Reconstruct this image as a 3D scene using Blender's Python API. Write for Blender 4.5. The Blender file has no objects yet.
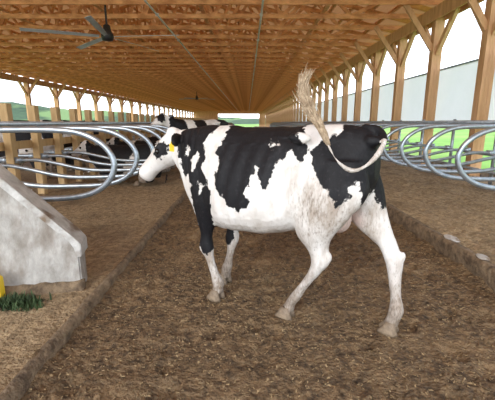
import bpy, bmesh, math, random
import numpy as np
from mathutils import Vector, Matrix, noise
random.seed(4)
S = bpy.context.scene
COL = S.collection
CAMH = 1.45

# ------------------------------------------------------------------ materials
def mat_new(name):
    m = bpy.data.materials.new(name); m.use_nodes = True
    nt = m.node_tree; b = nt.nodes['Principled BSDF']
    return m, nt, b

def mat_noise(name, c1, c2, scale=5, rough=.8, bump=.0, bscale=None, metal=0, stretch=(1,1,1), c3=None, c3scale=1.0, c3lo=.5, c3hi=.65, transl=0, tcol=None, lo=.35, hi=.65, bdist=.03):
    m, nt, b = mat_new(name)
    N, L = nt.nodes, nt.links
    tc = N.new('ShaderNodeTexCoord'); mp = N.new('ShaderNodeMapping')
    mp.inputs['Scale'].default_value = stretch
    L.new(tc.outputs['Object'], mp.inputs['Vector'])
    n = N.new('ShaderNodeTexNoise'); n.inputs['Scale'].default_value = scale
    n.inputs['Detail'].default_value = 7; n.inputs['Roughness'].default_value = .68
    L.new(mp.outputs[0], n.inputs['Vector'])
    r = N.new('ShaderNodeValToRGB')
    r.color_ramp.elements[0].position = lo; r.color_ramp.elements[1].position = hi
    r.color_ramp.elements[0].color = (*c1, 1); r.color_ramp.elements[1].color = (*c2, 1)
    L.new(n.outputs['Fac'], r.inputs[0])
    out = r.outputs[0]
    if c3:
        n3 = N.new('ShaderNodeTexNoise'); n3.inputs['Scale'].default_value = c3scale; n3.inputs['Detail'].default_value = 5
        L.new(mp.outputs[0], n3.inputs['Vector'])
        mr = N.new('ShaderNodeMapRange'); mr.inputs[1].default_value = c3lo; mr.inputs[2].default_value = c3hi
        L.new(n3.outputs['Fac'], mr.inputs[0])
        mx = N.new('ShaderNodeMix'); mx.data_type = 'RGBA'
        L.new(mr.outputs[0], mx.inputs[0]); L.new(out, mx.inputs[6]); mx.inputs[7].default_value = (*c3, 1)
        out = mx.outputs[2]
    L.new(out, b.inputs['Base Color'])
    b.inputs['Roughness'].default_value = rough; b.inputs['Metallic'].default_value = metal
    if bump:
        n2 = N.new('ShaderNodeTexNoise'); n2.inputs['Scale'].default_value = bscale or scale * 3; n2.inputs['Detail'].default_value = 6
        L.new(mp.outputs[0], n2.inputs['Vector'])
        bp = N.new('ShaderNodeBump'); bp.inputs['Strength'].default_value = bump; bp.inputs['Distance'].default_value = bdist
        L.new(n2.outputs['Fac'], bp.inputs['Height']); L.new(bp.outputs[0], b.inputs['Normal'])
    if transl:
        t = N.new('ShaderNodeBsdfTranslucent'); t.inputs['Color'].default_value = (*tcol, 1)
        ms = N.new('ShaderNodeMixShader'); ms.inputs[0].default_value = transl
        L.new(b.outputs[0], ms.inputs[1]); L.new(t.outputs[0], ms.inputs[2])
        L.new(ms.outputs[0], N['Material Output'].inputs['Surface'])
    return m

M_ground = mat_noise('manure_ground', (.046,.027,.012), (.235,.150,.074), 16, .78, 1.0, 34, c3=(.28,.185,.095), c3scale=2.2, c3lo=.52, c3hi=.80, lo=.36, hi=.66, bdist=.045)
M_bed = mat_noise('bedding', (.17,.115,.062), (.43,.315,.18), 14, .95, 1.0, 40, c3=(.13,.088,.05), c3scale=1.4, c3lo=.52, c3hi=.76, bdist=.04)
M_curb = mat_noise('dirty_curb', (.075,.05,.03), (.25,.18,.11), 11, .9, .8, 30)
M_conc = mat_noise('stained_concrete', (.25,.235,.21), (.50,.485,.46), 5, .7, .4, 25, c3=(.12,.08,.047), c3scale=4.0, c3lo=.46, c3hi=.70, stretch=(1,1,.6))
M_rim = mat_noise('worn_rim_paint', (.34,.33,.31), (.56,.55,.53), 8, .6, .3, 25, c3=(.16,.11,.07), c3scale=6, c3lo=.50, c3hi=.68)
M_wood = mat_noise('lumber', (.52,.28,.13), (.75,.46,.24), 6, .75, .2, 20, stretch=(1,1,.15))
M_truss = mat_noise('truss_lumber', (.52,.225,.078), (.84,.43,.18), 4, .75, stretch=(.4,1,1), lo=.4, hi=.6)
M_roof = mat_noise('roof_glow_boards', (.17,.068,.024), (.27,.115,.042), 3, .8, stretch=(2,.2,1), transl=.22, tcol=(.50,.23,.085))  # translucency added to brighten the ceiling and glow warmly into the barn
M_post = mat_noise('stall_post_wood', (.42,.28,.13), (.62,.44,.23), 6, .8, .2, 20, stretch=(1,1,.15))
M_steel = mat_noise('galvanised_steel', (.30,.36,.42), (.48,.54,.60), 12, .38, metal=.75)
M_dark = mat_noise('fan_black', (.015,.015,.015), (.03,.03,.03), 5, .5)
M_blade = mat_noise('fan_blade', (.46,.49,.49), (.58,.61,.61), 3, .45)
M_curtain = mat_noise('curtain_fabric', (.76,.75,.80), (.84,.83,.88), 1.5, .8, transl=.52, tcol=(.86,.81,.86))
M_grass = mat_noise('grass', (.12,.26,.025), (.19,.36,.045), .3, .95, c3=(.26,.37,.07), c3scale=.05)
M_hill = mat_noise('forest_hill', (.014,.036,.012), (.050,.095,.034), .12, 1, c3=(.13,.20,.06), c3scale=.01, c3lo=.53, c3hi=.57)
M_chip = mat_noise('chips', (.09,.058,.028), (.42,.30,.16), 60, .9)
M_yellow = mat_noise('yellow_plastic', (.70,.48,.02), (.78,.56,.03), 5, .4)
M_weed = mat_noise('weed', (.018,.036,.012), (.055,.095,.03), 15, .8)
M_hoof = mat_noise('hoof_horn', (.12,.085,.055), (.29,.22,.15), 20, .6)
M_eye = mat_noise('eye', (.006,.005,.004), (.01,.008,.006), 5, .12)
M_switch = mat_noise('switch_hair', (.24,.165,.10), (.60,.47,.33), 30, .8)
M_white = mat_noise('white_pipe', (.62,.62,.60), (.72,.72,.70), 5, .5)

def cow_mat():
    m, nt, b = mat_new('holstein_coat')
    N, L = nt.nodes, nt.links
    tc = N.new('ShaderNodeTexCoord')
    mp = N.new('ShaderNodeMapping'); mp.inputs['Scale'].default_value = (1, 1, .38); L.new(tc.outputs['Object'], mp.inputs['Vector'])
    def noi(scale, det=4, src=None):
        n = N.new('ShaderNodeTexNoise'); n.inputs['Scale'].default_value = scale; n.inputs['Detail'].default_value = det
        n.inputs['Roughness'].default_value = .6
        L.new(src or tc.outputs['Object'], n.inputs['Vector']); return n.outputs['Fac']
    def mth(op, a, c):
        q = N.new('ShaderNodeMath'); q.operation = op
        for i, v in enumerate((a, c)):
            if isinstance(v, (int, float)): q.inputs[i].default_value = v
            else: L.new(v, q.inputs[i])
        return q.outputs[0]
    def attr(n):
        a = N.new('ShaderNodeAttribute'); a.attribute_name = n; return a.outputs['Fac']
    def rng(v, lo, hi):
        r = N.new('ShaderNodeMapRange'); r.interpolation_type = 'SMOOTHSTEP'
        r.inputs[1].default_value = lo; r.inputs[2].default_value = hi; L.new(v, r.inputs[0]); return r.outputs[0]
    def mix(f, a, c):
        x = N.new('ShaderNodeMix'); x.data_type = 'RGBA'; L.new(f, x.inputs[0])
        for i, v in ((6, a), (7, c)):
            if isinstance(v, tuple): x.inputs[i].default_value = (*v, 1)
            else: L.new(v, x.inputs[i])
        return x.outputs[2]
    st = mp.outputs[0]
    sd = mth('ADD', attr('blk'), mth('MULTIPLY', mth('SUBTRACT', noi(18, 8), .5), .12))
    base = mix(rng(noi(5), .4, .7), (.70, .675, .65), (.60, .565, .53))
    base = mix(attr('pink'), base, (.58, .40, .34))
    d = attr('dirt')
    soft = mth('MULTIPLY', rng(mth('ADD', noi(13, 7, st), mth('MULTIPLY', d, .46)), .50, .98), .8)
    base = mix(soft, base, (.27, .205, .15))
    fine = mth('MULTIPLY', rng(mth('ADD', noi(75, 7, st), mth('MULTIPLY', d, .30)), .60, .92), .75)
    base = mix(fine, base, (.16, .12, .085))
    blk = mix(rng(noi(30), .5, .8), (.007, .007, .009), (.022, .021, .024))
    blk = mix(mth('MULTIPLY', rng(mth('ADD', noi(60, 6), mth('MULTIPLY', d, .2)), .68, .85), .4), blk, (.12,.095,.07))
    c = mix(rng(sd, -.005, .005), base, blk)
    L.new(c, b.inputs['Base Color']); b.inputs['Roughness'].default_value = .6
    b.inputs['Specular IOR Level'].default_value = .25
    bp = N.new('ShaderNodeBump'); bp.inputs['Strength'].default_value = .35; bp.inputs['Distance'].default_value = .01
    L.new(noi(80, 5, st), bp.inputs['Height']); L.new(bp.outputs[0], b.inputs['Normal'])
    return m
M_cow = cow_mat()

# ------------------------------------------------------------------ helpers
def mk(name, bm, mat, parent=None, loc=(0,0,0), smooth=False, link=True):
    me = bpy.data.meshes.new(name)
    bmesh.ops.recalc_face_normals(bm, faces=bm.faces)
    bm.to_mesh(me); bm.free()
    if smooth:
        for p in me.polygons: p.use_smooth = True
    me.materials.append(mat)
    o = bpy.data.objects.new(name, me); o.location = loc
    if link: COL.objects.link(o)
    if parent: o.parent = parent
    return o
def empty(name, loc=(0,0,0), rz=0):
    e = bpy.data.objects.new(name, None); e.location = loc; e.rotation_euler = (0, 0, rz)
    e.empty_display_size = .2
    COL.objects.link(e); return e
def tag(o, label, cat, group=None, kind=None):
    o['label'] = label; o['category'] = cat
    if group: o['group'] = group
    if kind: o['kind'] = kind
    return o
def struct(o, label):
    o['kind'] = 'structure'; o['label'] = label; o['category'] = o.name.split('_')[0]; return o
def box(bm, lo, hi):
    vs = [bm.verts.new((x, y, z)) for x in (lo[0], hi[0]) for y in (lo[1], hi[1]) for z in (lo[2], hi[2])]
    for f in ((0,1,3,2),(4,6,7,5),(0,4,5,1),(2,3,7,6),(0,2,6,4),(1,5,7,3)):
        bm.faces.new([vs[i] for i in f])
def beam(bm, p, q, w, h, up=(0,1,0)):
    p, q = Vector(p), Vector(q); d = (q - p).normalized(); u = Vector(up)
    a = d.cross(u).normalized() * h / 2; b = u.normalized() * w / 2
    vs = [bm.verts.new(c + sa * a + sb * b) for c in (p, q) for sa, sb in ((-1,-1),(1,-1),(1,1),(-1,1))]
    for f in ((0,1,2,3),(7,6,5,4),(0,4,5,1),(1,5,6,2),(2,6,7,3),(3,7,4,0)):
        bm.faces.new([vs[i] for i in f])
def spline(pts, k=6):
    P = [np.array(p, float) for p in pts]; P = [2*P[0]-P[1]] + P + [2*P[-1]-P[-2]]
    out = []
    for i in range(1, len(P) - 2):
        for j in range(k):
            t = j / k
            out.append(.5*((2*P[i]) + (-P[i-1]+P[i+1])*t + (2*P[i-1]-5*P[i]+4*P[i+1]-P[i+2])*t*t + (-P[i-1]+3*P[i]-3*P[i+1]+P[i+2])*t**3))
    out.append(P[-2]); return [tuple(float(v) for v in p) for p in out]
def skin_rings(bm, rings):
    R = [[bm.verts.new(p) for p in r] for r in rings]; n = len(R[0])
    for a, b in zip(R, R[1:]):
        for i in range(n): bm.faces.new((a[i], a[(i+1) % n], b[(i+1) % n], b[i]))
    bm.faces.new(R[0][::-1]); bm.faces.new(R[-1])
def sweep(bm, pts, r, n=8):
    pts = [Vector(p[:3]) for p in pts]
    rs = r if hasattr(r, '__len__') else [r] * len(pts)
    d0 = (pts[1] - pts[0]).normalized(); u = d0.orthogonal().normalized(); rings = []
    for i, p in enumerate(pts):
        d = (pts[min(i+1, len(pts)-1)] - pts[max(i-1, 0)]).normalized()
        u = (u - d * u.dot(d)).normalized(); v = d.cross(u)
        rings.append([p + rs[i] * (math.cos(a) * u + math.sin(a) * v) for a in (2*math.pi*k/n for k in range(n))])
    skin_rings(bm, rings)
def copy_tree(o, loc, rz=None):
    c = o.copy(); c.location = loc
    if rz is not None: c.rotation_euler = (0, 0, rz)
    COL.objects.link(c)
    for ch in o.children:
        k = ch.copy(); COL.objects.link(k); k.parent = c
    return c

# ------------------------------------------------------------------ cow
def make_body(rings, head, legs, tail, voxel, ears, udder=True, bones=()):
    bm = bmesh.new()
    R = []
    for s, t, zt, zb, w, egg, lean in spline(rings, 4):
        zc = (zt + zb) / 2; hh = (zt - zb) / 2; ring = []
        for k in range(32):
            a = 2 * math.pi * k / 32; c, sn = math.cos(a), math.sin(a)
            e = 2 / (2.1 if sn > 0 else 2.35)
            y = w * math.copysign(abs(c)**(2/2.3), c) * (1 - egg * sn); z = hh * math.copysign(abs(sn)**e, sn)
            ring.append(Vector((s + lean * z, t + y, zc + z)))
        R.append(ring)
    skin_rings(bm, R)
    b0, b1, prof = head
    b0, b1 = Vector(b0), Vector(b1); ax = (b1 - b0); n = ax.normalized()
    side = Vector((0,0,1)).cross(n).normalized(); upv = n.cross(side).normalized()
    R = []
    for f, w, h, off in spline(prof, 3):
        c = b0 + ax * f + upv * off
        R.append([c + side * (w * math.cos(a)) + upv * (h * math.sin(a)) for a in (2*math.pi*k/20 for k in range(20))])
    skin_rings(bm, R)
    # jaw, brow ridges and poll
    for f, sd_, up_, r in ((.22,0,-.075,(.11,.060,.055)),(.30,.085,.062,(.045,.028,.030)),(.30,-.085,.062,(.045,.028,.030)),(.0,0,.105,(.05,.06,.045)),(.90,0,-.055,(.055,.05,.035))):
        c = b0 + ax*f + side*sd_ + upv*up_
        rot = Matrix((n, side, upv)).transposed().to_4x4()
        bmesh.ops.create_uvsphere(bm, u_segments=14, v_segments=10, radius=1, matrix=Matrix.Translation(c) @ rot @ Matrix.Diagonal((*r, 1)))
    for lg in legs:
        R = []
        for s, t, z, ra, rb in spline(lg, 4):
            R.append([Vector((s + ra * math.cos(a), t + rb * math.sin(a), z)) for a in (2*math.pi*k/16 for k in range(16))])
        skin_rings(bm, R)
    for c, r in bones:
        bmesh.ops.create_uvsphere(bm, u_segments=14, v_segments=10, radius=1, matrix=Matrix.Translation(c) @ Matrix.Diagonal((*r, 1)))
    if tail:
        tp = spline(tail, 6); sweep(bm, [p[:3] for p in tp], [p[3] for p in tp], 10)
    for e0, e1, roll in ears:
        e0, e1 = Vector(e0), Vector(e1); d = (e1 - e0); v = Vector(roll).normalized(); w = d.normalized().cross(v).normalized()
        R = []
        for f, a_, b_ in ((0,.028,.022),(.25,.045,.020),(.5,.060,.015),(.78,.048,.013),(1,.014,.009)):
            c = e0 + d * f
            R.append([c + v * (a_ * math.cos(q)) + w * (b_ * math.sin(q)) for q in (2*math.pi*k/12 for k in range(12))])
        skin_rings(bm, R)
    if udder:
        for c, r in (((.37,0,.775),(.12,.11,.095)), ((.27,-.01,.80),(.09,.09,.11))):
            m = Matrix.Translation(c) @ Matrix.Diagonal((*r, 1))
            bmesh.ops.create_uvsphere(bm, u_segments=16, v_segments=10, radius=1, matrix=m)
        for sx, sy in ((.42,.055),(.42,-.055),(.33,.05),(.33,-.05)):
            sweep(bm, [(sx,sy,.74),(sx,sy,.69),(sx,sy,.67)], [.02,.016,.01], 8)
    bmesh.ops.recalc_face_normals(bm, faces=bm.faces)
    me = bpy.data.meshes.new('tmp'); bm.to_mesh(me); bm.free()
    o = bpy.data.objects.new('tmp', me); COL.objects.link(o)
    md = o.modifiers.new('r', 'REMESH'); md.mode = 'VOXEL'; md.voxel_size = voxel; md.use_smooth_shade = True
    ms = o.modifiers.new('s', 'SMOOTH'); ms.factor = .5; ms.iterations = 5
    dg = bpy.context.evaluated_depsgraph_get(); dg.update()
    res = bpy.data.meshes.new_from_object(o.evaluated_get(dg))
    bpy.data.objects.remove(o)
    n = len(res.vertices)
    co = np.empty(n*3, np.float32); res.vertices.foreach_get('co', co); co = co.reshape(-1, 3)
    nr = np.empty(n*3, np.float32); res.vertex_normals.foreach_get('vector', nr); nr = nr.reshape(-1, 3)
    f = np.empty(n, np.float32)
    for i, (x, y, z) in enumerate(co.tolist()):
        q = .010*noise.noise((x*7, y*7, z*3.2+5)) + .004*noise.noise((x*16, y*9, z*7))
        if .62 < x < 1.12 and .8 < z < 1.3: q += .004*math.sin(x*52 + z*9)
        if 1.40 < x < 1.66: q += .005*math.sin(x*70 - z*14)*min(1, abs(y)/.08)
        if .40 < x < .72 and .85 < z < 1.35: q -= .022*math.exp(-((x-.58)/.07)**2 - ((z-1.20)/.12)**2)
        if .10 < x < .40 and 1.1 < z < 1.4 and abs(y) > .1: q -= .014*math.exp(-((x-.25)/.09)**2 - ((z-1.30)/.06)**2)
        f[i] = q
    co = co + nr * f[:, None]
    res.vertices.foreach_set('co', co.ravel()); res.update()
    for p in res.polygons: p.use_smooth = True
    return res

def sdpoly(P, poly):
    poly = np.array(poly, float); n = len(poly)
    d = np.full(len(P), 1e9); ins = np.zeros(len(P), bool)
    for i in range(n):
        a, b = poly[i], poly[(i+1) % n]; ab = b - a; ap = P - a
        t = np.clip((ap @ ab) / (ab @ ab), 0, 1)
        d = np.minimum(d, np.linalg.norm(ap - t[:, None] * ab, axis=1))
        c = ((a[1] > P[:,1]) != (b[1] > P[:,1]))
        with np.errstate(divide='ignore', invalid='ignore'):
            x = (b[0]-a[0]) * (P[:,1]-a[1]) / (b[1]-a[1] + 1e-12) + a[0]
        ins ^= c & (P[:,0] < x)
    return np.where(ins, d, -d)

def set_attr(me, name, arr):
    a = me.attributes.new(name, 'FLOAT', 'POINT'); a.data.foreach_set('value', np.asarray(arr, np.float32))

def paint(me, polysL, polysR, holes=(), tail=None):
    n = len(me.vertices); co = np.empty(n*3, np.float32); me.vertices.foreach_get('co', co); co = co.reshape(-1, 3)
    P = co[:, [0, 2]].astype(float)
    L = np.full(n, -1.); R = np.full(n, -1.)
    for p in polysL: L = np.maximum(L, sdpoly(P, p))
    for p in holes: L = np.minimum(L, -sdpoly(P, p))
    for p in polysR: R = np.maximum(R, sdpoly(P, p))
    w = np.clip(co[:,1] / .06 * .5 + .5, 0, 1)
    sd = L * w + R * (1 - w)
    x, y, z = co.T
    ud = np.clip(1.3 - np.sqrt(((x-.30)/.20)**2 + (y/.13)**2 + ((z-.77)/.13)**2), 0, 1) * (z < .90)
    ud = np.clip(ud * 2.0, 0, .75)
    dirt = np.clip(1.05 - z / .64, 0, 1) * 1.1 + .78 * np.exp(-(((x-.33)/.18)**2 + ((z-.90)/.22)**2)) + .4*np.exp(-(((x-.8)/.5)**2 + ((z-.68)/.07)**2)) + .5*np.exp(-(((x-.08)/.12)**2 + ((z-.80)/.2)**2))
    dirt = dirt * (1 - ud*.6)
    if tail:
        md = np.full(n, 1e9)
        for q in spline(tail, 6):
            if q[1] > .10: md = np.minimum(md, np.linalg.norm(co - np.array(q[:3], np.float32), axis=1))
        sd = np.where(md < .025, -.5, sd)
        dirt = np.where(md < .025, .45, dirt)
    set_attr(me, 'blk', sd); set_attr(me, 'pink', ud); set_attr(me, 'dirt', dirt)

def hoof(parent, s, t, ang=0, sc=1.1, z0=0.0):
    bm = bmesh.new()
    for sy in (-1, 1):
        R = []
        for z, l0, l1, w in ((0,-.055,.075,.030),(.02,-.052,.070,.030),(.05,-.042,.045,.027),(.085,-.032,.022,.022)):
            r = []
            for k in range(12):
                a = 2*math.pi*k/12; c = math.cos(a)
                x = (l1 if c > 0 else -l0) * c
                r.append(Vector((x * sc, (sy * .032 + w * math.sin(a) * (1 - .35*max(c,0))) * sc, z * sc)))
            R.append(r)
        skin_rings(bm, R)
    for sy in (-1, 1):
        bmesh.ops.create_uvsphere(bm, u_segments=8, v_segments=6, radius=.014, matrix=Matrix.Translation((-.049, sy*.022, .12)))
    o = mk('hoof', bm, M_hoof, parent, (s, t, z0), True); o.rotation_euler = (0, 0, ang); return o

HEADPROF = [(-.12,.080,.105,0),(0,.098,.128,.0),(.15,.110,.128,0),(.32,.108,.118,.0),(.5,.084,.100,0),(.68,.070,.085,0),(.82,.076,.080,-.004),(.94,.080,.074,-.008),(1.0,.060,.054,-.012)]
def head_bits(parent, b0, b1):
    b0, b1 = Vector(b0), Vector(b1); ax = b1 - b0; n = ax.normalized()
    side = Vector((0,0,1)).cross(n).normalized(); upv = n.cross(side)
    for sg in (1, -1):
        bm = bmesh.new(); bmesh.ops.create_uvsphere(bm, u_segments=14, v_segments=10, radius=.025)
        mk('eye', bm, M_eye, parent, b0 + ax*.35 + side*(.096*sg) + upv*.035, True)
        bm = bmesh.new(); bmesh.ops.create_uvsphere(bm, u_segments=10, v_segments=8, radius=1, matrix=Matrix.Diagonal((.013,.013,.019,1)))
        mk('nostril', bm, M_eye, parent, b0 + ax*.97 + side*(.042*sg) + upv*.034, True)

def make_cow(loc, rz, label, rings, head, legs, tail, ears, polysL, polysR, voxel, hooves, holes=(), udder=True, switch=None, tagear=None, bones=()):
    root = empty('cow', loc, rz); tag(root, label, 'cow')
    me = make_body(rings, head, legs, tail, voxel, ears, udder, bones); me.name = 'cow_body'
    paint(me, polysL, polysR, holes, tail if switch else None); me.materials.clear(); me.materials.append(M_cow)
    b = bpy.data.objects.new('body', me); COL.objects.link(b); b.parent = root
    head_bits(root, head[0], head[1])
    for h in hooves: hoof(root, *h)
    if switch:
        bm = bmesh.new(); rnd = random.Random(2)
        tp = spline(switch, 5)
        for i in range(270):
            a = rnd.random()*2*math.pi; r = rnd.random()**.5 * .025; st = rnd.random()**1.3*.6
            pts = []; N = 9; ln = min(st + rnd.uniform(.25, .7), rnd.uniform(.80, 1.0)); dx = rnd.gauss(0, .019); dy = rnd.gauss(0,.014); dz = rnd.gauss(0,.014)
            ph = rnd.random()*6
            for j in range(N):
                f = st + (ln - st) * j / (N-1); idx = min(f, 1) * (len(tp)-1); q0 = Vector(tp[int(idx)])
                q = q0 + (Vector(tp[min(int(idx)+1, len(tp)-1)]) - q0) * (idx - int(idx))
                sp = math.sin(min(.08+f*.8,1) * math.pi)
                pts.append(q + Vector((math.cos(a), math.sin(a), 0)) * r * (.2 + .95*sp) + Vector((dx, dy, dz)) * (j/(N-1))**2 + Vector((math.sin(ph+j*1.3), math.cos(ph+j), 0))*.003)
            sweep(bm, pts, [.0024]*(N-2) + [.0015, .0006], 4)
        s_ = mk('tail_switch', bm, M_switch, root, smooth=True); s_['label'] = 'brown muddy hair tuft at tail end'
    if tagear:
        bm = bmesh.new()
        box(bm, (-.004,-.030,-.034), (.004,.030,.028)); box(bm, (-.003,-.012,.028), (.003,.012,.045))
        bmesh.ops.bevel(bm, geom=bm.edges[:], offset=.001, segments=1, affect='EDGES')
        t_ = mk('ear_tag', bm, M_yellow, root, tagear); t_.rotation_euler = (0, 0, math.radians(75)); t_['label'] = 'yellow plastic ear tag'
    return root

RINGS = [(.03,0,1.34,1.08,.08,0,0),(.08,0,1.405,.97,.135,.05,0),(.17,0,1.428,.87,.185,.14,0),(.30,0,1.435,.79,.235,.16,0),(.46,0,1.440,.715,.270,.16,0),
         (.65,0,1.42,.655,.32,.24,0),(.85,0,1.415,.625,.34,.26,0),(1.03,0,1.415,.61,.328,.24,0),(1.18,0,1.425,.60,.285,.14,0),
         (1.31,0,1.43,.59,.240,.08,0),(1.43,0,1.415,.63,.200,.05,.02),(1.53,0,1.40,.75,.160,.05,.05),(1.60,0,1.39,.88,.138,0,.1),(1.67,0,1.38,1.01,.120,0,.15),(1.72,0,1.36,1.10,.108,0,.2)]
BONES = [((.47,.230,1.350),(.085,.045,.042)),((.47,-.230,1.350),(.085,.045,.042)),((.06,.088,1.335),(.055,.042,.045)),((.06,-.088,1.335),(.055,.042,.045)),
         ((1.36,.155,1.0),(.10,.090,.24)),((1.36,-.155,1.0),(.10,.090,.24)),((.36,.20,.86),(.13,.07,.14)),((1.47,0,.70),(.10,.035,.10)),((.275,.155,.56),(.024,.028,.04)),((-.145,-.125,.56),(.022,.028,.04))]
HB0, HB1 = (1.68,0.03,1.285), (2.075,.10,.975)
LEGS = [
 [(.26,.12,1.22,.18,.10),(.26,.165,1.02,.225,.115),(.335,.185,.84,.185,.10),(.375,.175,.70,.122,.078),(.345,.16,.60,.072,.050),(.328,.155,.52,.064,.048),(.375,.145,.43,.044,.040),(.465,.125,.29,.036,.034),(.53,.11,.18,.050,.047),(.57,.10,.11,.045,.044),(.585,.10,.06,.05,.052)],
 [(.25,-.12,1.22,.17,.10),(.21,-.16,1.02,.19,.115),(.14,-.175,.84,.16,.10),(.04,-.16,.70,.110,.078),(-.055,-.135,.60,.070,.050),(-.097,-.125,.52,.060,.048),(-.11,-.12,.43,.044,.040),(-.13,-.11,.29,.036,.034),(-.145,-.10,.18,.050,.047),(-.13,-.10,.11,.045,.044),(-.115,-.10,.06,.05,.052)],
 [(1.24,.12,1.22,.13,.07),(1.27,.165,1.02,.15,.085),(1.27,.185,.84,.135,.08),(1.28,.175,.68,.090,.064),(1.29,.17,.56,.052,.046),(1.297,.168,.44,.066,.058),(1.27,.165,.35,.038,.036),(1.235,.155,.24,.033,.032),(1.205,.15,.165,.048,.047),(1.20,.15,.11,.044,.044),(1.21,.15,.06,.05,.052)],
 [(1.24,-.12,1.22,.13,.07),(1.27,-.165,1.02,.15,.085),(1.27,-.18,.84,.135,.08),(1.26,-.17,.68,.090,.064),(1.26,-.16,.56,.052,.046),(1.267,-.155,.44,.066,.058),(1.275,-.15,.35,.038,.036),(1.30,-.145,.24,.033,.032),(1.32,-.14,.165,.048,.047),(1.33,-.14,.11,.044,.044),(1.34,-.14,.06,.05,.052)],
]
TAIL = [(.14,0,1.41,.035),(.05,.01,1.40,.030),(-.01,.08,1.355,.019),(-.005,.19,1.275,.0145),(.04,.29,1.205,.0125),(.10,.36,1.185,.012),(.165,.40,1.235,.0115),(.22,.41,1.32,.011),(.26,.42,1.41,.010),(.29,.42,1.47,.008)]
SW = [(.220,.41,1.32),(.26,.42,1.41),(.32,.42,1.50),(.37,.42,1.60),(.375,.42,1.67),(.345,.42,1.735)]
EARS = [((1.62,.10,1.335),(1.53,.27,1.29),(.3,.1,1)), ((1.65,-.08,1.34),(1.59,-.23,1.31),(.3,-.1,1))]
P1 = [(1.16,1.6),(.54,1.6),(.51,1.41),(.43,1.31),(.45,1.21),(.50,1.23),(.54,1.28),(.58,1.23),(.62,1.19),(.64,1.09),(.68,1.02),(.71,1.04),(.73,1.14),(.76,1.16),(.79,1.06),(.81,.98),(.79,.90),(.86,.84),(.95,.86),(1.01,.93),(1.09,.97),(1.12,1.07),(1.07,1.15),(1.13,1.24),(1.09,1.33)]
P2 = [(1.27,1.6),(1.22,1.38),(1.30,1.29),(1.24,1.20),(1.27,1.12),(1.19,1.04),(1.15,.92),(1.16,.78),(1.20,.64),(1.22,.46),(1.26,.38),(1.31,.40),(1.35,.50),(1.36,.66),(1.40,.72),(1.42,.85),(1.38,.97),(1.46,1.04),(1.52,1.00),(1.57,1.12),(1.61,1.24),(1.62,1.6)]
P3 = [(.40,1.25),(.35,1.33),(.25,1.39),(.24,1.6),(-.2,1.6),(-.2,.93),(.02,.88),(.07,.96),(.08,1.09),(.11,1.10),(.15,.98),(.20,.95),(.26,1.03),(.31,1.08),(.36,1.16)]
P4 = [(1.77,1.16),(1.84,1.13),(1.87,1.19),(1.83,1.27),(1.76,1.30),(1.70,1.26),(1.72,1.18)]
HOLES = [[(1.31,1.18),(1.36,1.08),(1.40,1.16),(1.35,1.25)],[(1.22,.98),(1.28,.90),(1.30,1.0)],[(1.44,1.24),(1.48,1.16),(1.50,1.26)],[(.64,1.30),(.70,1.27),(.71,1.33)]]
cow = make_cow((.855,2.244,0), math.radians(148), 'black and white dairy cow standing in the alley with raised tail', RINGS, (HB0, HB1, HEADPROF), LEGS, TAIL, EARS,
    [P1,P2,P3,P4], [P1,P2,P3,P4], .0095,
    [(.60,.10,.1),(-.11,-.10,.05),(1.22,.15,.05),(1.35,-.14,-.1)], holes=HOLES, switch=SW, tagear=(1.56,.25,1.255), bones=BONES)

def std_leg(s, t, hind):
    if hind: return [(s,t*.8,1.22,.19,.10),(s+.0,t,1.02,.22,.11),(s+.03,t*1.1,.84,.16,.1),(s,t,.70,.11,.075),(s-.07,t,.58,.07,.05),(s-.09,t,.5,.056,.042),(s-.08,t,.4,.042,.036),(s-.07,t,.27,.038,.035),(s-.06,t,.16,.04,.038),(s-.04,t,.06,.046,.05)]
    return [(s,t*.8,1.22,.13,.07),(s+.02,t*1.1,1.02,.14,.085),(s+.02,t*1.15,.84,.12,.08),(s,t,.66,.08,.06),(s,t,.55,.056,.046),(s,t,.43,.05,.044),(s,t,.3,.038,.036),(s,t,.18,.038,.037),(s+.01,t,.06,.046,.05)]
SL = [std_leg(.25,.15,1), std_leg(.25,-.15,1), std_leg(1.28,.15,0), std_leg(1.28,-.15,0)]
UPR = RINGS[:10] + [(1.43,0,1.43,.74,.20,0,-.05),(1.54,0,1.45,.90,.155,0,-.1),(1.64,0,1.49,1.02,.125,0,-.15),(1.73,0,1.52,1.12,.11,0,-.1),(1.79,0,1.50,1.20,.09,0,0)]
UH = ((1.76,0,1.44),(2.14,0,1.22))
UE = [((1.73,.08,1.49),(1.66,.24,1.48),(.3,.1,1)), ((1.73,-.08,1.49),(1.66,-.24,1.48),(.3,-.1,1))]
ST = [(.13,0,1.40,.035),(.03,0,1.37,.03),(-.02,0,1.28,.024),(-.03,0,1.0,.02),(-.02,0,.7,.018),(-.02,0,.5,.035),(-.02,0,.4,.01)]
SH = [(.22,.15,0),(.22,-.15,0),(1.30,.15,0),(1.30,-.15,0)]
Q1 = [(-.2,1.6),(-.2,1.1),(.1,1.0),(.3,1.15),(.4,1.4),(.4,1.6)]
Q2 = [(.55,1.6),(.6,1.1),(.8,.9),(1.1,.95),(1.2,1.2),(1.1,1.6)]
Q3 = [(1.35,1.7),(1.3,1.2),(1.4,.9),(1.6,.9),(1.72,1.2),(1.72,1.7)]
Q4 = [(1.80,1.42),(1.9,1.34),(1.97,1.38),(1.95,1.5),(1.83,1.56)]
Q5 = [(.75,1.6),(.8,1.2),(1.0,1.1),(1.1,1.3),(1.05,1.6)]
B1 = [(-.2,1.6),(-.2,.8),(.3,.8),(.8,.72),(1.2,.8),(1.5,1.0),(1.75,1.2),(1.75,1.7)]
B2 = [(.0,1.7),(-.1,.6),(.3,.6),(.5,1.0),(.62,1.25),(.8,1.0),(.85,.7),(1.3,.7),(1.5,.9),(1.72,1.2),(1.72,1.7)]
BB = BONES[:4]
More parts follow.
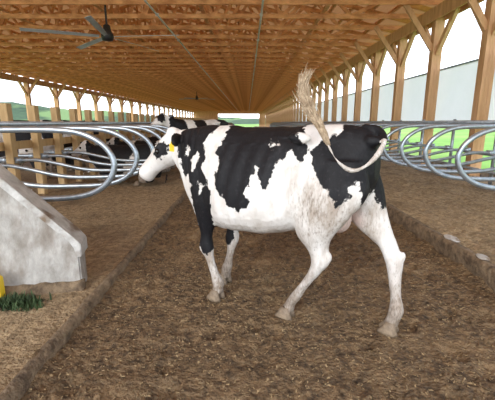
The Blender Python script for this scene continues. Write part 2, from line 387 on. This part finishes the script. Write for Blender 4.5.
c2 = make_cow((-.55,9.6,.0), math.radians(225), 'black and white dairy cow standing across the alley', UPR, (*UH, HEADPROF), SL, ST, UE, [Q1,Q5,Q3,Q4], [Q1,Q5,Q3,Q4], .022, SH, bones=BB)
c2.scale = (1.06,)*3
make_cow((-6.3,8.95,.08), math.radians(1), 'black and white dairy cow standing in a stall', RINGS, (HB0,HB1,HEADPROF), SL, ST, EARS, [Q1,Q2,Q3], [Q1,Q2,Q3], .03, SH, bones=BB)
make_cow((-6.3,11.65,.08), math.radians(3), 'black and white dairy cow standing in a stall', RINGS, (HB0,HB1,HEADPROF), SL, ST, EARS, [B2], [B2], .03, SH, bones=BB)
def low(r, dz): return [(a[0],a[1],a[2]-dz,a[3]-dz+(.06 if a[3] < .8 else 0),a[4]*1.15,a[5]-.05,a[6]) for a in r]
LR = low(RINGS, .56)
LH = ((1.70,.02,.84),(2.07,.05,.62))
LE = [((1.64,.11,.90),(1.56,.25,.87),(.3,.1,1)), ((1.64,-.09,.90),(1.58,-.24,.89),(.3,-.1,1))]
LL = [[(.25,.2,.55,.16,.1),(.32,.30,.3,.2,.1),(.34,.36,.15,.19,.08),(.34,.38,.06,.16,.06)],
      [(.25,-.2,.55,.16,.1),(.30,-.26,.3,.2,.1),(.34,-.3,.15,.16,.08),(.34,-.32,.06,.14,.06)],
      [(1.28,.16,.5,.12,.08),(1.32,.2,.3,.11,.08),(1.36,.22,.12,.12,.06),(1.36,.22,.05,.12,.05)],
      [(1.28,-.16,.5,.12,.08),(1.32,-.2,.3,.11,.08),(1.36,-.22,.12,.12,.06),(1.36,-.22,.05,.12,.05)]]
LT = [(.13,0,.84,.035),(.03,0,.80,.03),(-.03,.05,.6,.022),(-.05,.1,.3,.02),(-.04,.2,.06,.03),(.0,.3,.04,.02)]
def lo_poly(p): return [(a, b-.56) for a, b in p]
LHV = [(.55,.36,0),(.55,-.30,0),(1.24,.22,math.pi),(1.24,-.22,math.pi)]
BW = 'black and white dairy cow lying in a stall'; BK = 'black dairy cow lying in a stall'
for loc, rz, pol, lab in (((-6.25,7.15,.10), 2, [Q1,Q2,Q3], BW), ((-6.25,10.3,.10), 2, [B2], BW), ((-1.85,8.05,.10), 179, [B2], BW),
                          ((-1.85,9.75,.10), 178, [Q1,Q2,Q3], BW), ((-6.2,13.35,.10), 2, [B2], BW), ((-1.85,14.25,.10), 179, [B1], BK), ((-1.85,12.45,.10), 179, [B2], BW)):
    pp = [lo_poly(p) for p in pol]
    make_cow(loc, math.radians(rz), lab, LR, (*LH, HEADPROF), LL, LT, LE, pp, pp, .035, LHV, udder=False)

# ------------------------------------------------------------------ ground & beds
XL, XR = -1.22, 2.15
YE = 112.0
def gz(x, y):
    return .020*noise.noise((x*2.1, y*2.1, 0)) + .017*noise.noise((x*7, y*7, 3)) + .016*noise.noise((x*17, y*17, 7))
def grid_mesh(name, xs, ys, zf, mat):
    bm = bmesh.new(); V = [[bm.verts.new((x, y, zf(x, y))) for x in xs] for y in ys]
    for j in range(len(ys)-1):
        for i in range(len(xs)-1): bm.faces.new((V[j][i], V[j][i+1], V[j+1][i+1], V[j+1][i]))
    return mk(name, bm, mat, smooth=True)
ys = list(np.arange(-2, 1, .3)) + list(np.arange(1, 6, .020)) + list(np.arange(6, 20, .12)) + list(np.arange(20, YE, 2)) + [YE]
xs = list(np.linspace(XL-.04, XR+.04, 170))
rh = random.Random(5); PRINTS = [(rh.uniform(XL+.2, XR-.2), rh.uniform(1.5, 6.5), rh.uniform(.05,.085)) for _ in range(110)]
def alley(x, y):
    e = max(0, 1 - min((x - XL)*2.4, (XR - x)*1.3)/.28); z = gz(x, y) + .034*e*e*(1+1.5*noise.noise((x*4, y*4, 1)))
    if 1 < y < 7:
        for px, py, r in PRINTS:
            dx, dy = x-px, y-py
            if abs(dx) < .17 and abs(dy) < .17:
                q = math.sqrt(dx*dx + dy*dy*.7)/r
                z += -.022*math.exp(-q**4) + .011*math.exp(-((q-1.35)/.3)**2)
    return z
struct(grid_mesh('floor', xs, ys, alley, M_ground), 'brown manure covered alley floor')
LB, RB = .080, .175
xs2 = list(np.linspace(-4.5, XL-.03, 110)); ys2 = list(np.arange(-2,1.5,.5)) + list(np.arange(1.5, 9, .035)) + list(np.arange(9,20,.3)) + list(np.arange(20,YE,3)) + [YE]
def bedl(x, y): return LB + .9*gz(x+9, y)
struct(grid_mesh('floor_bedding_a', xs2, ys2, bedl, M_bed), 'tan sawdust bedding of the stall row')
xs3 = list(np.linspace(XR+.05, 5.75, 110))
def bedr(x, y): return RB - .01 + 1.3*gz(x+4, y)
struct(grid_mesh('floor_bedding_b', xs3, ys2, bedr, M_bed), 'tan sawdust bedding of the stall row')
struct(grid_mesh('floor_bedding_c', [-7.0,-6.5,-6,-5,-4.5], [-2,10,30,60,YE], lambda x,y: LB-.005, M_bed), 'tan sawdust bedding of the stall row')
struct(grid_mesh('floor_alley', [-16.5,-12,-7.0], [-2,10,30,60,YE], lambda x,y: 0.0, M_ground), 'brown manure covered second alley')
def curb(name, x0, x1, h, seed, amp):
    bm = bmesh.new(); ys_ = list(np.arange(-2, 12, .05)) + list(np.arange(12, YE, 2)); R = []
    for y in ys_:
        d = lambda k: amp*(noise.noise((k*3.1+seed, y*3, 0)) + .5*noise.noise((k*5.7+seed, y*13, 0)))
        R.append([Vector((x0+d(1), y, -.15)), Vector((x0+d(2), y, h-.03+d(3))), Vector((x0+.02+d(4), y, h+d(5))), Vector((x1-.02+d(6), y, h+d(7))), Vector((x1+d(8), y, h-.03)), Vector((x1+d(9), y, -.15))])
    skin_rings(bm, R); return mk(name, bm, M_curb, smooth=True)
struct(curb('trim_1', XL-.06, XL+.01, LB+.020, 1, .006), 'dirty concrete curb along the alley')
struct(curb('trim_2', XR, XR+.10, RB+.020, 5, .008), 'dirty concrete curb along the alley')

bm = bmesh.new(); rnd = random.Random(7)
for i in range(16000):
    y = 1.4 + 6*rnd.random()**1.5; x = rnd.uniform(-3.4, 4.6)
    if XL-.08 < x < XL+.02 or XR < x < XR+.12: continue
    if x < -1.3 and 2.0 < y < 3.2: continue
    z = alley(x, y) if XL < x < XR else (bedl(x, y) if x < XL else bedr(x, y))
    a = rnd.random()*math.pi; l = rnd.uniform(.003, .011); w = rnd.uniform(.0015, .004)
    d = Vector((math.cos(a), math.sin(a), rnd.uniform(-.4,.4)))*l; e = Vector((-math.sin(a), math.cos(a), rnd.uniform(-.5,.5)))*w
    c = Vector((x, y, z+.004)); vs = [bm.verts.new(c+p) for p in (d+e, d-e, -d-e, -d+e)]
    u = [bm.verts.new(v.co + Vector((0,0,-.004))) for v in vs]
    bm.faces.new(vs); bm.faces.new(u[::-1])
    for k in range(4): bm.faces.new((vs[k], vs[(k+1)%4], u[(k+1)%4], u[k]))
o = mk('wood_chips', bm, M_chip); tag(o, 'tan wood chips and straw bits scattered on the floor', 'bedding', kind='stuff')

bm = bmesh.new(); rnd = random.Random(17)
for i in range(1300):
    y = 1.5 + 4.5*rnd.random()**1.4; x = rnd.uniform(XL+.05, XR-.05); r = rnd.uniform(.005, .026)*rnd.uniform(.5,1)
    m = Matrix.Translation((x, y, alley(x,y)+r*.15)) @ Matrix.Rotation(rnd.random()*3, 4, 'Z') @ Matrix.Diagonal((r*rnd.uniform(.9,1.6), r, r*.5, 1))
    g = bmesh.ops.create_icosphere(bm, subdivisions=1, radius=1, matrix=m)
    for v in g['verts']: v.co += Vector((rnd.uniform(-1,1),rnd.uniform(-1,1),rnd.uniform(-1,1)))*r*.22
tag(mk('manure_clods', bm, M_ground, smooth=False), 'dark manure clods trampled over the alley floor', 'manure', kind='stuff')

for i, (x, y, r) in enumerate(((2.25, 3.75, .07), (2.23, 3.2, .05))):
    bm = bmesh.new(); bmesh.ops.create_icosphere(bm, subdivisions=3, radius=1)
    for v in bm.verts: v.co *= 1 + .3*noise.noise(v.co*1.3 + Vector((i*5,0,0)))
    bmesh.ops.scale(bm, verts=bm.verts, vec=(r*.9, r*1.6, r*.3))
    tag(mk('stone', bm, M_rim, loc=(x, y, RB+.025), smooth=True), 'flat pale stone lying on the curb', 'stone')

# outside
def outz(x, y): return -.35
struct(grid_mesh('ground', [-400,-100,-16.7], [-60,0,60,120,400], outz, M_grass), 'green pasture outside')
struct(grid_mesh('ground', [5.75,60,400], [-60,0,60,120,400], outz, M_grass), 'green pasture outside')
struct(grid_mesh('ground', [-16.7,-5,5.75], [YE,200,400], outz, M_grass), 'green pasture outside')
def hill(name, pts, depth, seed):
    bm = bmesh.new(); rows = []
    P = spline(pts, 24)
    for i, p in enumerate(P):
        x, y, h = p; d = Vector((x, y)).normalized()
        r = []
        for k in range(9):
            f = k/8; hh = h*math.sin(f*math.pi/2)**1.1*(1+.25*noise.noise((i*.12, f*2, seed))) + 2.2*noise.noise((i*1.3, f*8, seed+3))*f
            r.append(bm.verts.new((x + d.x*depth*f, y + d.y*depth*f, -1 + hh)))
        rows.append(r)
    for a, b in zip(rows, rows[1:]):
        for k in range(8): bm.faces.new((a[k], a[k+1], b[k+1], b[k]))
    return struct(mk(name, bm, M_hill, smooth=True), 'wooded green hills')
hill('ground_hill', [(200,60,60),(190,130,56),(170,190,40),(110,260,16),(40,300,8),(-60,300,8),(-160,260,18),(-230,190,24),(-260,110,28),(-270,20,30)], 120, 1)

# ------------------------------------------------------------------ building
WL, WR, ZC = -16.5, 5.5, 4.75
XM = (WL+WR)/2; RISE = 2.7
def roof_z(x): return ZC + .25 + RISE*(1-abs(x-XM)/(WR-XM))
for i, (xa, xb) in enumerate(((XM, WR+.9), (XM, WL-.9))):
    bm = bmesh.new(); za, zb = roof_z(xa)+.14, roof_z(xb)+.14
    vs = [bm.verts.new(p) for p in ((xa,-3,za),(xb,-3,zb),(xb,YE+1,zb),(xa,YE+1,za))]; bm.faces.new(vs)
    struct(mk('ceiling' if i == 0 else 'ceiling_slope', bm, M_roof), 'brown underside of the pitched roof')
bm = bmesh.new(); box(bm, (-.045,-3,-.05), (.045,YE,.05)); pur = mk('roof_purlin', bm, M_truss, link=False)
nP = 18
for sgn in (1, -1):
    for i in range(nP):
        x = XM + sgn*(.15 + i*(WR-XM)/nP); p = pur.copy(); p.location = (x, 0, roof_z(x)+.09); p.rotation_euler = (0, sgn*math.atan(RISE/(WR-XM)), 0)
        COL.objects.link(p); tag(p, 'long orange-brown lumber purlin under the roof', 'purlin', 'roof purlins')
bm = bmesh.new(); T = .05
beam(bm, (WL-.1,0,ZC), (WR+.1,0,ZC), T, .14)
for sg in (1,-1):
    xe = XM + sg*(WR-XM+.7); beam(bm, (XM,0,roof_z(XM)), (xe,0,roof_z(xe)), T, .15)
npan = 5; W_ = WR-XM
for sg in (1,-1):
    for i in range(npan):
        xa = XM + sg*W_*i/npan; xb = XM + sg*W_*(i+.5)/npan; xc = XM + sg*W_*(i+1)/npan
        beam(bm, (xa,.0,ZC), (xb,0,roof_z(xb)), T*.9, .11)
        if i < npan-1: beam(bm, (xb,0,roof_z(xb)), (xc,0,ZC), T*.9, .11)
beam(bm, (XM,0,ZC), (XM,0,roof_z(XM)), T*.9, .10)
tr = mk('roof_truss', bm, M_truss, link=False)
y = 4.0
while y < YE:
    t = tr.copy(); t.location = (0, y, 0); COL.objects.link(t)
    tag(t, 'orange-brown lumber roof truss with diagonal webs', 'truss', 'roof trusses'); y += 1.4
bm = bmesh.new(); box(bm, (-.06,3,-.025), (.06,YE,.025)); lb = mk('lateral_brace', bm, M_truss, link=False)
for x in (-13.5,-10.5,-7.6,-4.5,-1.4,2.4):
    l = lb.copy(); l.location = (x, 0, ZC+.11); COL.objects.link(l); tag(l, 'long lumber brace along the truss chords', 'brace', 'lateral braces')
for x in (.42, -2.75):
    bm = bmesh.new(); sweep(bm, [(x,3,ZC-.11),(x,50,ZC-.11),(x,YE,ZC-.11)], .03, 8)
    for k in range(30):
        yy = 5 + k*2.44*1.4; box(bm, (x-.05, yy-.02, ZC-.15), (x+.05, yy+.02, ZC-.07))
    tag(mk('conduit_pipe', bm, M_white, smooth=False), 'pale pipe running under the roof trusses', 'pipe', 'conduit pipes')
for nm, x in (('trim_3', WR), ('trim_4', WL)):
    bm = bmesh.new()
    for dx in (-.15, .15): box(bm, (x+dx-.025, -3, ZC-.46), (x+dx+.025, YE, ZC-.09))
    struct(mk(nm, bm, M_wood), 'doubled lumber header beam on the columns')
def column(sg, w):
    root = empty('wooden_column')
    bm = bmesh.new()
    for k in (-1,0,1): box(bm, (k*w/3-w/6+.002, -.11, -.3), (k*w/3+w/6-.002, .11, ZC-.1))
    mk('column_shaft', bm, M_wood, root)
    for d in (-1,1):
        bm = bmesh.new(); beam(bm, (0, d*.08, ZC-1.35), (0, d*.92, ZC-.36), w*.4, .15, up=(1,0,0)); mk('knee_brace', bm, M_wood, root)
    bm = bmesh.new(); beam(bm, (sg*.1, .0, ZC-1.25), (sg*1.0, 0, ZC-.02), .07, .14); mk('knee_brace', bm, M_wood, root)
    return root
cr = column(-1, .27); cr.location = (WR, 8.7, 0)
LC = 'laminated lumber column with knee braces beside the curtain'
for k, yy in enumerate([6.26, 3.82] + [8.7+2.44*i for i in range(1, 42)]):
    c = copy_tree(cr, (WR, yy, 0)); tag(c, LC, 'column', 'columns beside the curtain')
tag(cr, LC, 'column', 'columns beside the curtain')
cl = column(1, .34); cl.location = (WL, 19.7, 0)
for i in range(1, 23):
    c = copy_tree(cl, (WL, 19.7+4.1*i, 0)); tag(c, 'lumber column with knee braces on the open far side', 'column', 'columns on the far side')
tag(cl, 'lumber column with knee braces on the open far side', 'column', 'columns on the far side')
for nm, x in (('wall_right', WR+.20), ('wall_left', WL-.20)):
    bm = bmesh.new(); box(bm, (x-.03, -3, -.4), (x+.03, YE, .30)); struct(mk(nm, bm, M_conc), 'low stained concrete base wall')
# far end wall with a wide door opening
bm = bmesh.new()
for x0, x1, z0, z1 in ((WL,-9.0,-.4,ZC+.2),(3.6,WR,-.4,ZC+.2),(-9.0,3.6,3.9,ZC+.2)): box(bm, (x0, YE+.2, z0), (x1, YE+.3, z1))
struct(mk('wall_back', bm, M_wood), 'wooden end wall with a wide doorway')
bm = bmesh.new(); ysz = np.arange(-3, YE, .25); V = []
for yy in ysz:
    V.append([bm.verts.new((WR+.26 + .02*math.sin(yy*3+z*2)+.012*math.sin(yy*11), yy, z)) for z in (1.3,1.6,2.05,2.5,2.95)])
for a, b in zip(V, V[1:]):
    for k in range(4): bm.faces.new((a[k], a[k+1], b[k+1], b[k]))
cur = mk('side_curtain', bm, M_curtain, smooth=True); tag(cur, 'pale grey-white translucent ventilation curtain behind the columns', 'curtain')
for z in (1.3, 2.97):
    bm = bmesh.new(); sweep(bm, [(WR+.26,-3,z),(WR+.26,50,z),(WR+.26,YE,z)], .03, 8); mk('curtain_pipe', bm, M_steel, cur, smooth=True)

# ------------------------------------------------------------------ stalls
def divider():
    bm = bmesh.new()
    up = [(0,0,1.34),(.6,0,1.35),(1.3,0,1.37),(1.88,0,1.37),(2.17,0,1.33),(2.38,0,1.21),(2.47,0,1.04),(2.42,0,.87),(2.27,0,.74),(2.03,0,.67),(1.65,0,.65),(1.25,0,.65),(.95,0,.69),(.6,0,.77),(.3,0,.82),(0,0,.82)]
    sweep(bm, spline(up, 5), .031, 10)
    for z in (1.34,.82): box(bm, (-.05,-.055,z-.05), (.05,.055,z+.05))
    return mk('stall_divider', bm, M_steel, link=False, smooth=True)
dv = divider(); PX = -3.98; RX = 4.92
def put_div(x, y, rz, z, lab, grp):
    d = dv.copy(); d.location = (x, y, z); d.rotation_euler = (0,0,rz); COL.objects.link(d); tag(d, lab, 'stall divider', grp)
SP = .78
for i in range(47):
    yy = 3.72 + SP*i
    put_div(PX+.12, yy, 0, 0, 'galvanised steel loop divider of a cow stall', 'dividers of the near stall row')
    put_div(RX, yy+.45, math.pi, .02, 'galvanised steel loop divider beside the curtain wall', 'dividers beside the curtain')
    if 2 <= i < 30: put_div(PX-.12, yy, math.pi, 0, 'galvanised steel loop divider of a cow stall', 'dividers of the far stall row')
bm = bmesh.new(); box(bm, (-.065,-.07,0), (.065,.07,1.70)); bmesh.ops.bevel(bm, geom=bm.edges[:], offset=.008, segments=1, affect='EDGES')
po = mk('stall_post', bm, M_post, link=False)
bm = bmesh.new(); sweep(bm, [(0,0,0),(0,0,.7),(0,0,1.42)], .035, 10); sp_ = mk('steel_post', bm, M_steel, link=False, smooth=True)
for i in range(47):
    p = po.copy(); p.location = (PX, 3.72+SP*i, .05); COL.objects.link(p); tag(p, 'square wooden post holding the stall dividers', 'post', 'stall posts')
    if i % 2 == 0:
        p = sp_.copy(); p.location = (RX+.09, 4.17+SP*i, .1); COL.objects.link(p); tag(p, 'galvanised steel post holding the stall dividers', 'post', 'steel stall posts')
def rail(x, z, r, y0=3.5, y1=40, lab='galvanised neck rail along the stalls', mat=M_steel):
    bm = bmesh.new(); sweep(bm, [(x,y0,z),(x,(y0+y1)/2,z),(x,y1,z)], r, 10); tag(mk('neck_rail', bm, mat, smooth=True), lab, 'rail', 'stall rails')
rail(-2.6, 1.430, .028); rail(3.65, 1.450, .028, 4.0); rail(RX+.03, 1.42, .03, 4.0); rail(RX+.03, .80, .03, 4.0); rail(-5.3, 1.43, .026); rail(RX+.03, .45, .03, 4.0)
bm = bmesh.new(); box(bm, (PX-.11, 3.5, .98), (PX-.07, 40, 1.12)); tag(mk('brace_board', bm, M_post), 'long wooden board nailed along the stall posts', 'board')

# ------------------------------------------------------------------ fans
def fan(loc, r, rz):
    root = empty('ceiling_fan', loc, rz); tag(root, 'large black hub ceiling fan with long grey blades', 'fan', 'ceiling fans')
    bm = bmesh.new()
    R = [[Vector((rr*math.cos(a), rr*math.sin(a), z)) for a in (2*math.pi*k/20 for k in range(20))] for z, rr in ((-.12,.06),(-.10,.15),(0,.18),(.08,.17),(.14,.12),(.3,.10),(.34,.05))]
    skin_rings(bm, R); mk('fan_motor', bm, M_dark, root, smooth=True)
    bm = bmesh.new(); sweep(bm, [(0,0,.3),(0,0,.5),(0,0,ZC-loc[2]-.0)], .03, 8); mk('down_rod', bm, M_dark, root)
    for k in range(5):
        a = 2*math.pi*k/5; bm = bmesh.new()
        V = []
        for f in (0.05, .4, .7, 1):
            x = .12 + (r-.12)*f; w = .075 if f > .1 else .05; zz = -.03*f*f
            V.append([bm.verts.new((x, -w, zz-.022)), bm.verts.new((x, 0, zz+.014)), bm.verts.new((x, w, zz+.026)), bm.verts.new((x, w, zz+.020)), bm.verts.new((x, 0, zz+.002)), bm.verts.new((x, -w, zz-.027))])
        for p, q in zip(V, V[1:]):
            for j in range(6): bm.faces.new((p[j], p[(j+1)%6], q[(j+1)%6], q[j]))
        bm.faces.new(V[0]); bm.faces.new(V[-1])
        b = mk('fan_blade', bm, M_blade, root); b.rotation_euler = (0,0,a)
fan((-4.12, 11.3, 3.90), 2.2, -.15)
fan((-5.6, 41, 3.98), 2.1, .4)

# ------------------------------------------------------------------ concrete end wall of stalls
root = empty('concrete_partition', (-1.385, 2.80, 0), math.radians(12)); tag(root, 'stained grey concrete partition with sloping top rim', 'partition')
bm = bmesh.new()
prof = [(-.01,-.02),(-.01,.44),(-.05,.50),(-.77,1.28),(-.97,1.36),(-1.8,1.36),(-1.8,-.02)]
skin_rings(bm, [[Vector((x, yy, z)) for x, z in prof] for yy in (0,.20)]); bmesh.ops.bevel(bm, geom=bm.edges[:], offset=.012, segments=2, affect='EDGES')
mk('wall_slab', bm, M_conc, root)
bm = bmesh.new()
rp = [(.012,.36),(.012,.47),(-.035,.53),(-.76,1.315),(-.97,1.40),(-1.8,1.40),(-1.8,1.355),(-.98,1.355),(-.79,1.275),(-.075,.50),(-.035,.44),(-.035,.36)]
skin_rings(bm, [[Vector((x, yy, z)) for x, z in rp] for yy in (-.014,.215)]); bmesh.ops.bevel(bm, geom=bm.edges[:], offset=.007, segments=2, affect='EDGES')
mk('rim', bm, M_rim, root)
bm = bmesh.new(); R = []
for i in range(46):
    x = -1.9 + i*.0425; d = .022*noise.noise((i*.5,0,0)); e = .02*noise.noise((i*.6,3,0))
    R.append([Vector((x,-.09+d,-.02)), Vector((x,-.07+d,.09+e)), Vector((x,-.035+d*.6,.125+e)), Vector((x,.004,.155+1.6*e)), Vector((x,.02,.155+e)), Vector((x,.02,-.02))])
skin_rings(bm, R); mk('base_ledge', bm, M_curb, root, smooth=True)
bm = bmesh.new(); box(bm, (-.05,-.045,0), (.05,.045,.20)); bmesh.ops.bevel(bm, geom=bm.edges[:], offset=.018, segments=3, affect='EDGES')
box(bm, (-.025,-.025,.19), (.025,.025,.24))
tag(mk('yellow_jug', bm, M_yellow, loc=(-1.95, 2.56, .095)), 'yellow plastic jug standing by the concrete partition', 'jug')
bm = bmesh.new(); rnd = random.Random(9)
for i in range(700):
    x = max(-.16, min(.20, rnd.gauss(.0,.09))); y = max(-.09, min(.09, rnd.gauss(0,.045))); a = rnd.random()*6.28; h = rnd.uniform(.02,.085)
    p = Vector((x,y,0)); d = Vector((math.cos(a),math.sin(a),0)); e = Vector((-d.y,d.x,0))*.005
    q = p + d*.014 + Vector((0,0,h*.7)); t = p + d*.034 + Vector((0,0,h))
    a1,a2,b1,b2,c = [bm.verts.new(v) for v in (p-e,p+e,q-e,q+e,t)]
    bm.faces.new((a1,a2,b2,b1)); bm.faces.new((b1,b2,c))
tag(mk('weed_clump', bm, M_weed, loc=(-1.75,2.50,.078)), 'dark green weeds at the foot of the concrete', 'weeds', kind='stuff')

# ------------------------------------------------------------------ world, light, camera
w = bpy.data.worlds.new('World'); S.world = w; w.use_nodes = True
nt = w.node_tree; bg = nt.nodes['Background']
tc = nt.nodes.new('ShaderNodeTexCoord'); sp = nt.nodes.new('ShaderNodeSeparateXYZ'); cr_ = nt.nodes.new('ShaderNodeValToRGB')
nt.links.new(tc.outputs['Generated'], sp.inputs[0]); nt.links.new(sp.outputs['Z'], cr_.inputs[0])
cr_.color_ramp.elements[0].position = 0; cr_.color_ramp.elements[0].color = (.93,.96,1,1)
cr_.color_ramp.elements[1].position = .6; cr_.color_ramp.elements[1].color = (.70,.82,1,1)
nt.links.new(cr_.outputs[0], bg.inputs['Color']); bg.inputs['Strength'].default_value = 3.1
sun = bpy.data.lights.new('sun', 'SUN'); sun.energy = 2.0; sun.angle = math.radians(25); sun.color = (1,.95,.86)
so = bpy.data.objects.new('sun', sun); COL.objects.link(so)
so.rotation_euler = (math.radians(62), 0, math.radians(-22))
cam = bpy.data.cameras.new('camera'); cam.sensor_width = 36; cam.lens = 26; cam.clip_end = 2000; cam.clip_start = .05
co = bpy.data.objects.new('camera', cam); COL.objects.link(co)
co.location = (0,0,CAMH); co.rotation_euler = (math.radians(90-12.3), 0, 0)
S.camera = co
S.view_settings.view_transform = 'Standard'
